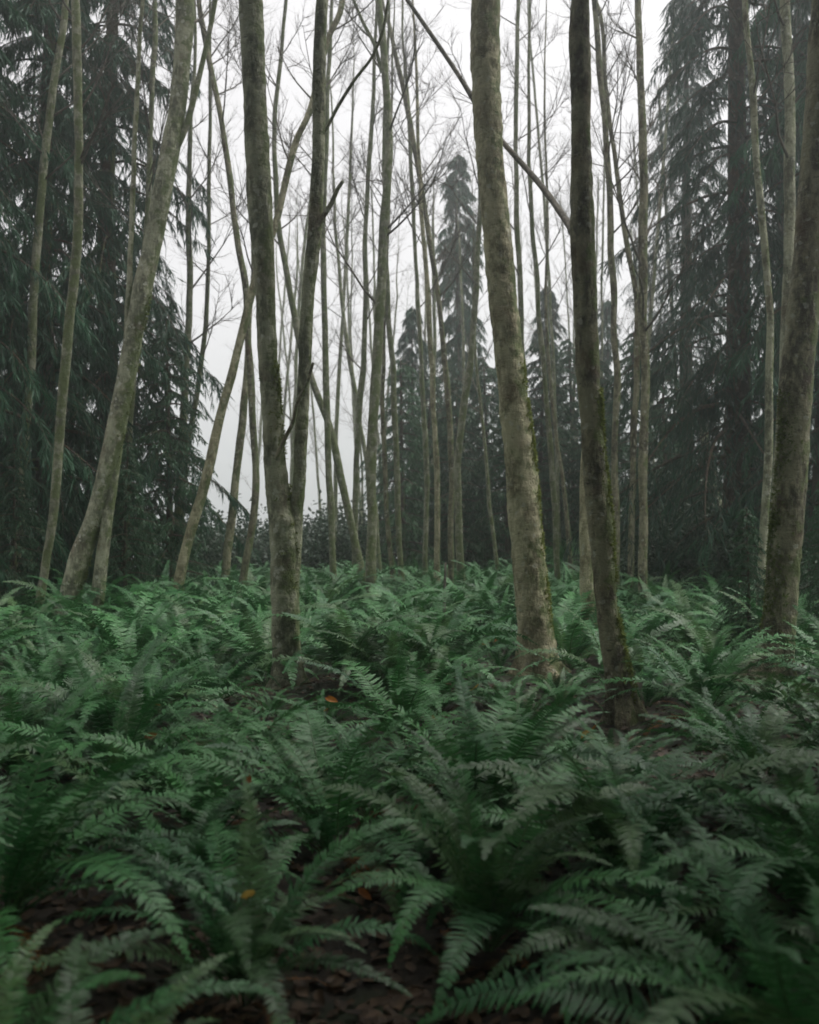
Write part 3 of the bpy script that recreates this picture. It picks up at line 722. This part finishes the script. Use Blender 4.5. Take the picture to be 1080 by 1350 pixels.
# ------------------------------------------------------------------ shrubs on the ridge and the bank
def shrub_mesh(seed, r, h, n, leaf):
    rs = np.random.default_rng(seed); g = Geo()
    for k in range(14):
        a = rs.uniform(0, 6.28); e = rs.uniform(0.7, 1.4); L = h * rs.uniform(0.7, 1.1)
        P = limb_points((0, 0, -0.05), a, e, L, 5, 0.1)
        tube(g, P, np.linspace(0.012, 0.003, 5), 4, mat=1)
        m = n // 14
        t = rs.uniform(0.25, 1, m) * 4; i = np.minimum(t.astype(int), 3); f = (t - i)[:, None]
        S = P[i] * (1 - f) + P[i + 1] * f + rs.normal(0, r * 0.16, (m, 3))
        blades(g, S, rs.normal(0, 1, (m, 3)) + np.array([0, 0, -0.2]), rs.uniform(0.05, 0.11, m), rs.uniform(0.03, 0.06, m))
    return g.mesh('shrub', [M[leaf], M['bark_twig']])
SH = [shrub_mesh(k, 0.9, 1.5, 2600, 'shrub') for k in range(3)]
def shrub(label, x, d, s, group=None):
    X = (x - CX) / F * d
    o = link('shrub', random.choice(SH)); o.location = (X, d, gz(X, d)); o.rotation_euler.z = random.uniform(0, 6.28); o.scale = (s * 1.2, s * 1.2, s)
    tag(o, label, 'shrub', group)
for x, d, s in [(258, 24, 1.25), (276, 25, 1.0), (297, 26, 1.4), (318, 27, 1.05), (338, 28, 0.8), (368, 27, 1.0), (402, 26, 1.2), (425, 28, 1.6), (447, 27, 1.2), (472, 29, 1.7)]:
    shrub('leafy shrub on the lip of the slope beyond the leaning thin tree', x, d, s, 'shrubs on the lip of the slope')
for x, d, s in [(870, 21, 1.0), (895, 22, 1.0), (915, 22.5, 1.0), (950, 21.5, 1.1), (978, 20.5, 0.9), (880, 24, 1.5), (905, 25, 1.6), (862, 19.5, 1.0), (925, 20, 1.2), (890, 20.5, 1.2), (960, 18.5, 1.1), (985, 17.5, 1.1), (935, 23, 1.5), (800, 22, 0.7), (1010, 17, 0.9), (1062, 15.5, 0.9), (1050, 19, 1.0)]:
    shrub('dark leafy shrub on the bank beneath the hemlocks', x, d, s, 'shrubs on the bank')

# ------------------------------------------------------------------ sword ferns
def frond_geo(th0, th1, power=1.2, L=1.0, npairs=58, w=0.098, seed=0, lod=0, twist=0.0, side=0.0, ragged=0.1):
    rs = np.random.default_rng(seed)
    n = 24
    s = np.linspace(0, 1, n)
    th = th0 + (th1 - th0) * s ** power
    az = side * s ** 1.5
    dirs = np.stack([np.cos(th) * np.cos(az), np.cos(th) * np.sin(az), np.sin(th)], -1)
    P = np.vstack([[0, 0, 0], np.cumsum((dirs[:-1] + dirs[1:]) / 2 * (L / (n - 1)), 0)])
    Tn = unit(np.gradient(P, axis=0))
    S = unit(np.stack([-np.sin(az), np.cos(az), np.zeros(n)], -1) + np.array([0, 0, 1]) * (twist * s)[:, None])
    S = unit(S - Tn * np.sum(S * Tn, 1, keepdims=True))
    U = np.cross(Tn, S)
    g = Geo()
    if lod == 0:
        k = np.arange(0, n, 2)
        tube(g, P[k], np.linspace(0.0045, 0.0012, len(k)), 4, mat=1)
    else:
        sticks(g, P[:-1:6], P[6::6] if len(P[6::6]) == len(P[:-1:6]) else np.vstack([P[6::6], P[-1:]]), 0.004, 0.003, 1)
    t = np.linspace(0.13, 0.985, npairs)
    prof = np.clip((t - 0.08) / 0.22, 0.0, 1) ** 0.6 * (1 - ((t - 0.35).clip(0) / 0.66) ** 1.7) * 0.96 + 0.05
    for sg in (-1, 1):
        tj = np.clip(t + sg * 0.25 / npairs + rs.normal(0, 0.12 / npairs, npairs), 0, 0.999)
        f = tj * (n - 1); i = np.minimum(f.astype(int), n - 2); f = (f - i)[:, None]
        lerp = lambda A: A[i] * (1 - f) + A[i + 1] * f
        p, tt, ss, uu = lerp(P), unit(lerp(Tn)), unit(lerp(S)), unit(lerp(U))
        ln = w * prof * rs.uniform(1 - 2 * ragged, 1 + ragged, npairs) * L
        fwd = rs.normal(0.22, 0.08, npairs)[:, None] + 0.45 * (tj[:, None] ** 3)
        up = rs.normal(0.14, 0.13, npairs)[:, None]
        d = unit(ss * sg + tt * fwd + uu * up)
        wd = (0.70 * L / npairs * (1 if lod == 0 else 1.15)) * np.ones((npairs, 1))
        wv = unit(tt - d * np.sum(tt * d, 1, keepdims=True))
        lnc = ln[:, None]
        dn = -uu * lnc * rs.uniform(0.05, 0.35, npairs)[:, None]
        cv = tt * lnc * rs.uniform(0.0, 0.18, npairs)[:, None]
        if lod == 0:
            v = np.zeros((npairs, 7, 3))
            v[:, 0] = p - wv * wd * 0.35; v[:, 1] = p + wv * wd * 0.45
            v[:, 2] = p + d * lnc * 0.4 - wv * wd * 0.5 + dn * 0.12 + cv * 0.1; v[:, 3] = p + d * lnc * 0.4 + wv * wd * 0.5 + dn * 0.12 + cv * 0.1
            v[:, 4] = p + d * lnc * 0.75 - wv * wd * 0.34 + dn * 0.5 + cv * 0.5; v[:, 5] = p + d * lnc * 0.75 + wv * wd * 0.34 + dn * 0.5 + cv * 0.5
            v[:, 6] = p + d * lnc + dn + cv
            b = (np.arange(npairs) * 7)[:, None]
            g.add(v, b + [[4, 5, 6]], np.concatenate([b + [[0, 1, 3, 2]], b + [[2, 3, 5, 4]]]))
        else:
            v = np.zeros((npairs, 4, 3))
            v[:, 0] = p; v[:, 1] = p + d * lnc * 0.4 + wv * wd * 0.55; v[:, 2] = p + d * lnc + dn + cv; v[:, 3] = p + d * lnc * 0.4 - wv * wd * 0.55
            b = (np.arange(npairs) * 4)[:, None]
            g.add(v, np.concatenate([b + [[0, 1, 2]], b + [[0, 2, 3]]]))
    return g

SHAPES = []      # start and end elevation (degrees), power: inner upright, middle, outer drooping
for k in range(18):
    r_ = np.random.default_rng(100 + k)
    c = k % 3
    a0, a1 = ((77, -2), (64, -36), (48, -52))[c]
    SHAPES.append((R(a0 + r_.uniform(-7, 7)), R(a1 + r_.uniform(-16, 16)), r_.uniform(0.9, 1.7), r_.uniform(-0.5, 0.5), r_.uniform(-0.45, 0.45), r_.uniform(0.075, 0.096)))
FR = {}
for mk in ('frond', 'frond_new', 'frond_dead'):
    FR[mk] = [None] * 18
def frond_mesh(mk, k):
    if FR[mk][k] is None:
        a0, a1, pw, tw, sd, w = SHAPES[k]
        if mk == 'frond_dead': a1 = a1 - 0.4; w = w * 0.55
        g = frond_geo(a0, a1, pw, seed=k, twist=tw, side=sd, w=w, ragged=0.1 if mk != 'frond_dead' else 0.3)
        FR[mk][k] = g.mesh('frond', [M[mk], M['bark_twig'] if mk == 'frond_dead' else M['frond_new']])
    return FR[mk][k]

def fern(X, Y, size, n, label, group, dead=0, rz=None, fresh=0.15, tilt=(0, 0), arc=None):
    root = empty('sword_fern', (X, Y, gz(X, Y)))
    tag(root, label, 'fern', group)
    a0 = random.uniform(0, 6.28) if rz is None else rz
    for i in range(n):
        t = i / n
        c = 0 if t < 0.28 else (1 if t < 0.66 else 2)
        k = c + 3 * random.randrange(6)
        mk = 'frond_new' if random.random() < fresh else 'frond'
        o = link('frond', frond_mesh(mk, k), root)
        az = a0 + i * 2.39996 + random.uniform(-.3, .3)
        if arc: az = random.uniform(*arc)
        s = size * random.uniform(0.8, 1.2) * (0.9 if c == 0 else 1.0)
        o.rotation_euler = (random.uniform(-.25, .25) + tilt[0], random.uniform(-.12, .14) + tilt[1], az)
        o.location = (0.03 * math.cos(az), 0.03 * math.sin(az), -0.01)
        o.scale = (s, s * random.uniform(0.85, 1.1), s)
    for i in range(dead):
        o = link('dead_frond', frond_mesh('frond_dead', 2 + 3 * random.randrange(6)), root)
        az = random.uniform(0, 6.28); s = size * random.uniform(0.7, 0.95)
        o.rotation_euler = (random.uniform(-.4, .4), random.uniform(0.25, 0.6), az)
        o.scale = (s, s, s)
    return root

def clear_of_trunks(X, Y, r=0.16): return all((X - a) ** 2 + (Y - b) ** 2 > (r + c) ** 2 for a, b, c in TRUNKS)
FERNS = []
def hero(X, Y, size, n, label, **k):
    FERNS.append((X, Y)); fern(X, Y, size, n, label, 'sword ferns of the foreground', **k)
hero(1.12, 2.75, 1.15, 32, 'big arching fern spreading wide over the bare leaf litter', dead=2, fresh=0.3)
hero(0.30, 3.85, 0.95, 26, 'upright fern with stiff fronds rising behind the bare leaf litter', dead=2, fresh=0.45, tilt=(0, -0.2))
hero(-0.58, 3.45, 0.85, 24, 'yellowish green fern with pale stalks at its heart and browned fronds', dead=4, fresh=0.75, tilt=(0, -0.15))
hero(-1.55, 3.75, 1.15, 30, 'dark fern with long drooping fronds over a shadowy hollow', dead=1, fresh=0.1)
hero(-0.75, 2.35, 0.75, 24, 'low fern in front of the shadowy hollow, its fronds lying wide', dead=2, fresh=0.6, tilt=(0, 0.08))
hero(-1.1, 2.5, 0.8, 22, 'small fern with upright fronds in front of the dark drooping fern', dead=1, fresh=0.3)
hero(0.95, 4.35, 1.2, 32, 'large fern arching behind the wide spreading fern', dead=1, fresh=0.3)
hero(1.62, 3.7, 1.15, 28, 'deep shaded fern beside the wide spreading fern', dead=1, fresh=0.1)
hero(-0.35, 4.75, 1.1, 24, 'full fern in front of the twin-stemmed tree, between darker ones', dead=2)
hero(0.35, 5.2, 1.15, 26, 'fern with curled bright frond tips in front of the thickest trunk', dead=2)
def in_litter(X, Y):     # the bare patch of leaf litter
    return (((X - 0.22) / 0.38) ** 2 + ((Y - 3.0) / 0.5) ** 2 < 1
            or ((X - 0.86) / 0.35) ** 2 + ((Y - 10.1) / 0.45) ** 2 < 1)
FEET = [(380, 9.3, 900), (706, 10.5, 862), (821, 8.2, 940), (1020, 9.5, 885)]
def max_height(X, Y):     # ferns stay low where the photograph shows a trunk down to its foot
    h = 9.0
    for x, d, y in FEET:
        if Y < d and abs(X - (x - CX) / F * Y) < 0.52:
            h = min(h, CAMZ - (y - HY) / F * Y - gz(X, Y) - 0.05)
    return h
cand = []
tries = 0
while tries < 60000:
    tries += 1
    Y = 2.6 + 25 * random.random() ** 0.8
    X = random.uniform(-0.47 * Y - 1.0, 0.47 * Y + 1.0)
    sp = (0.82 if Y < 6 else 0.70) * (0.75 + 0.5 * random.random())
    if in_litter(X, Y) or not clear_of_trunks(X, Y) or max_height(X, Y) < 0.2: continue
    if any((X - a) ** 2 + (Y - b) ** 2 < sp * sp for a, b in FERNS): continue
    FERNS.append((X, Y)); cand.append((X, Y))
cand.sort(key=lambda p: p[1])
inview = [p for p in cand if abs(p[0]) < 0.41 * p[1] + 0.5]
solo = inview[:285]
rest = [p for p in cand if p not in set(solo)]
def short(l):
    for cut in (',', ' with ', ' that ', ' just ', ' before ', ' and ', ' standing '): l = l.split(cut)[0]
    return ' '.join(l.split()[:9])
DEADTXT = ('all its fronds green', 'one frond dead and brown', 'two fronds dead and brown')
for (X, Y) in solo:
    dead = random.choice((0, 1, 1, 2, 2)) if Y < 9 else random.choice((0, 0, 0, 1))
    near_t = min(((X - a) ** 2 + (Y - b) ** 2, l) for a, b, l in TRUNK_LABELS)
    if near_t[0] < 0.9: lab = 'sword fern beside the ' + short(near_t[1])
    elif Y < 6.5: lab = 'sword fern in the deep shade near the bare leaf litter, ' + DEADTXT[dead]
    else: lab = 'sword fern in the open carpet between the trunks, ' + DEADTXT[dead]
    size = min(random.choice((0.55, 0.75, 0.9, 1.0, 1.1, 1.25)) * random.uniform(0.9, 1.1), max(0.35, max_height(X, Y) / 0.8))
    fern(X, Y, size, random.randint(20, 28) if Y < 9 else random.randint(14, 18), lab, 'sword ferns carpeting the forest floor', dead=dead, fresh=random.choice((0.05, 0.15, 0.4)))
def fern_mass():
    base = [frond_geo(*SHAPES[k][:3], npairs=17, w=SHAPES[k][5] * 1.05, seed=k, lod=1, twist=SHAPES[k][3], side=SHAPES[k][4]).arrays() for k in range(12)]
    g = Geo()
    extra = []
    for _ in range(260):      # thin cover running on over the lip and up the bank
        Y = random.uniform(26, 36); X = random.uniform(-0.45 * Y, 0.45 * Y)
        extra.append((X, Y))
    for (X, Y) in rest + extra:
        z = gz(X, Y)
        for i in range(13):
            v, t, q, m = base[random.randrange(12)]
            az = random.uniform(0, 6.28); s = random.uniform(0.65, 1.0); ti = random.uniform(-.1, .15)
            Mx = (Matrix.Rotation(az, 3, 'Z') @ Matrix.Rotation(ti, 3, 'Y'))
            A = np.array(Mx) * s
            vv = v @ A.T + np.array([X, Y, z])
            nt_ = len(t)
            g.add(vv, t, None, 0) if not len(q) else (g.add(vv, t, None, 0), g.add(vv, None, q, 1))
    o = link('fern_cover', g.mesh('fern_cover', [M['frond'], M['frond_new']]))
    tag(o, 'distant carpet of sword ferns running back under the trees', 'ferns', kind='stuff')
fern_mass()

# ------------------------------------------------------------------ leaf litter, fallen leaves, sticks
def leaf_shape(seed, L=0.08, W=0.05):
    rs = np.random.default_rng(seed); n = 5
    t = np.linspace(0, 1, n)
    w = W / 2 * np.sin(np.pi * t ** 0.8) ** 0.8 * rs.uniform(0.8, 1.15, n)
    c = 0.25 * L * (t - 0.5) ** 2 * rs.uniform(-1, 2) + 0.006
    g = Geo()
    mid = np.stack([t * L - L / 2, 0 * t, c], -1)
    l = mid + np.stack([0 * t, w, np.abs(w) * rs.uniform(0.1, 0.7)], -1)
    r = mid + np.stack([0 * t, -w, np.abs(w) * rs.uniform(0.1, 0.7)], -1)
    q = []
    for i in range(n - 1):
        q += [[i, i + 1, n + i + 1, n + i], [i + 1, i, 2 * n + i, 2 * n + i + 1]]
    g.add(np.vstack([mid, l, r]), None, q)
    return g
LEAF = [leaf_shape(k, random.uniform(0.06, 0.10), random.uniform(0.035, 0.065)) for k in range(6)]
LEAFM = [g.mesh('fallen_leaf', M['dead_leaf'], True) for g in LEAF]
for k in range(90):
    a = random.uniform(0, 6.28); r = math.sqrt(random.random())
    X, Y = 0.2 + 0.5 * r * math.cos(a), 3.05 + 0.55 * r * math.sin(a)
    o = link('fallen_leaf', random.choice(LEAFM)); o.location = (X, Y, gz(X, Y) + 0.004 + random.uniform(0, 0.012))
    o.rotation_euler = (random.uniform(-.35, .35), random.uniform(-.35, .35), random.uniform(0, 6.28))
    tag(o, 'brown curled leaf lying on the bare patch of forest floor', 'leaf', 'fallen leaves on the bare patch')
def litter():
    g = Geo(); arr = [l.arrays() for l in LEAF]
    for k in range(12000):
        Y = 1.6 + 10 * random.random() ** 1.3; X = random.uniform(-0.5 * Y - .3, 0.5 * Y + .3)
        v, t, q, m = random.choice(arr)
        Mx = np.array(Matrix.Rotation(random.uniform(0, 6.28), 3, 'Z') @ Matrix.Rotation(random.uniform(-.5, .5), 3, 'X') @ Matrix.Rotation(random.uniform(-.4, .4), 3, 'Y')) * random.uniform(0.5, 1.0)
        g.add(v @ Mx.T + np.array([X, Y, gz(X, Y) + random.uniform(0, 0.01)]), None, q)
    o = link('leaf_litter', g.mesh('leaf_litter', M['dead_leaf'], True))
    tag(o, 'brown litter of dead leaves under the ferns', 'leaf litter', kind='stuff')
litter()
stick_spots = [(0.05, 3.2, 0.5, 0.3, 0.007), (0.4, 2.9, 0.4, -0.5, 0.006), (-0.2, 2.85, 0.35, 1.0, 0.005), (0.3, 3.4, 0.6, 0.1, 0.008), (-0.7, 4.05, 0.5, 0.7, 0.008)]
stick_labels = ['dead stick lying across the bare leaf litter', 'short dead stick beside the big arching fern', 'small dead twig at the edge of the leaf litter', 'longest dead stick lying under the upright fern', 'dead stick in the shadowy hollow between ferns']
for (X, Y, L, a, r), lab in zip(stick_spots, stick_labels):
    n = 12; t = np.linspace(-0.5, 0.5, n)
    xs = X + L * t * math.cos(a); ys = Y + L * t * math.sin(a) + 0.03 * np.sin(t * 5)
    P = np.stack([xs - X, ys - Y, ground_z(xs, ys) - gz(X, Y) + r], -1)
    g = Geo(); tube(g, P, np.linspace(r, r * 0.5, n), 7, bark_disp(a, 0.2, 0))
    sticks(g, P[4:8:3], P[4:8:3] + np.array([[0.05, 0.04, 0.02], [0.04, -0.05, 0.015]]), r * 0.5, r * 0.25)
    o = link('dead_stick', g.mesh('dead_stick', M['bark_twig'], True)); o.location = (X, Y, gz(X, Y)); tag(o, lab, 'stick')

# ------------------------------------------------------------------ bright dead leaves caught on the ferns
bpy.context.view_layer.update()
DG = bpy.context.evaluated_depsgraph_get()
CAUGHT = [(205, 932, 'orange', 'rust-orange leaf caught on a fern before the dark drooping fern'), (199, 972, 'orange', 'small orange leaf low on the ferns below the rust-orange one'),
 (430, 940, 'yellow', 'yellow leaf hanging in the ferns before the twin-stemmed tree'), (437, 925, 'orange', 'brown-orange leaf beside the hanging yellow leaf'),
 (627, 910, 'yellow', 'upright yellow leaf in the ferns before the thickest trunk'), (571, 950, 'orange', 'small orange leaf lower than the upright yellow leaf'),
 (773, 970, 'yellow', 'golden leaf lying at the foot of the dark mossy trunk'), (783, 964, 'orange', 'orange leaf touching the golden leaf by the dark mossy trunk'),
 (480, 1182, 'orange', 'bright orange leaf on the fronds over the bare litter'), (382, 1140, 'orange', 'orange leaf caught in the yellowish green fern'),
 (326, 1186, 'yellow', 'pale yellow leaf in the heart of the yellowish green fern'), (735, 862, 'orange', 'rusty leaf standing against the thickest trunk'),
 (655, 846, 'orange', 'reddish leaf on the litter beside the thickest trunk'), (640, 852, 'orange', 'second reddish leaf on the litter by the thickest trunk'), (330, 1030, 'orange', 'orange-brown leaf in the dark gap between full ferns')]
LO = [leaf_shape(50 + k, 0.075, 0.042) for k in range(3)]
LOM = {c: [g.mesh('dead_leaf', M[c + '_leaf'], True) for g in LO] for c in ('orange', 'yellow')}
for x, y, c, lab in CAUGHT:
    dv = Vector((px(x, y, 1.0) - np.array([0, 0, CAMZ]))).normalized()
    ok, loc, nor, *_ = sc.ray_cast(DG, Vector((0, 0, CAMZ)), dv)
    if not ok: continue
    o = link('dead_leaf', random.choice(LOM[c])); o.location = loc - dv * 0.008 + Vector((0, 0, 0.006))
    o.rotation_euler = (random.uniform(0.2, 1.1), random.uniform(-.8, .8), random.uniform(0, 6.28))
    k = min(1.9, max(1.0, loc.y / 5.5)); o.scale = (k, k, k)
    tag(o, lab, 'leaf')

# ------------------------------------------------------------------ mist
def haze():
    m, nt, out = nodes_of('mist')
    pv = nd(nt, 'ShaderNodeVolumePrincipled', Density=0.0052, Anisotropy=0.8)
    pv.inputs['Color'].default_value = (0.88, 0.93, 0.92, 1)
    nt.links.new(pv.outputs[0], out.inputs['Volume'])
    x0, x1, y0, y1, z0, z1 = -205, 205, -85, 305, -40, 22.5
    v = [(x, y, z) for z in (z0, z1) for y in (y0, y1) for x in (x0, x1)]
    g = Geo(); g.add(v, None, [[0, 2, 3, 1], [4, 5, 7, 6], [0, 1, 5, 4], [2, 6, 7, 3], [0, 4, 6, 2], [1, 3, 7, 5]])
    o = link('haze', g.mesh('haze', m)); tag(o, 'pale mist hanging through the whole wood', 'mist', kind='stuff')
haze()
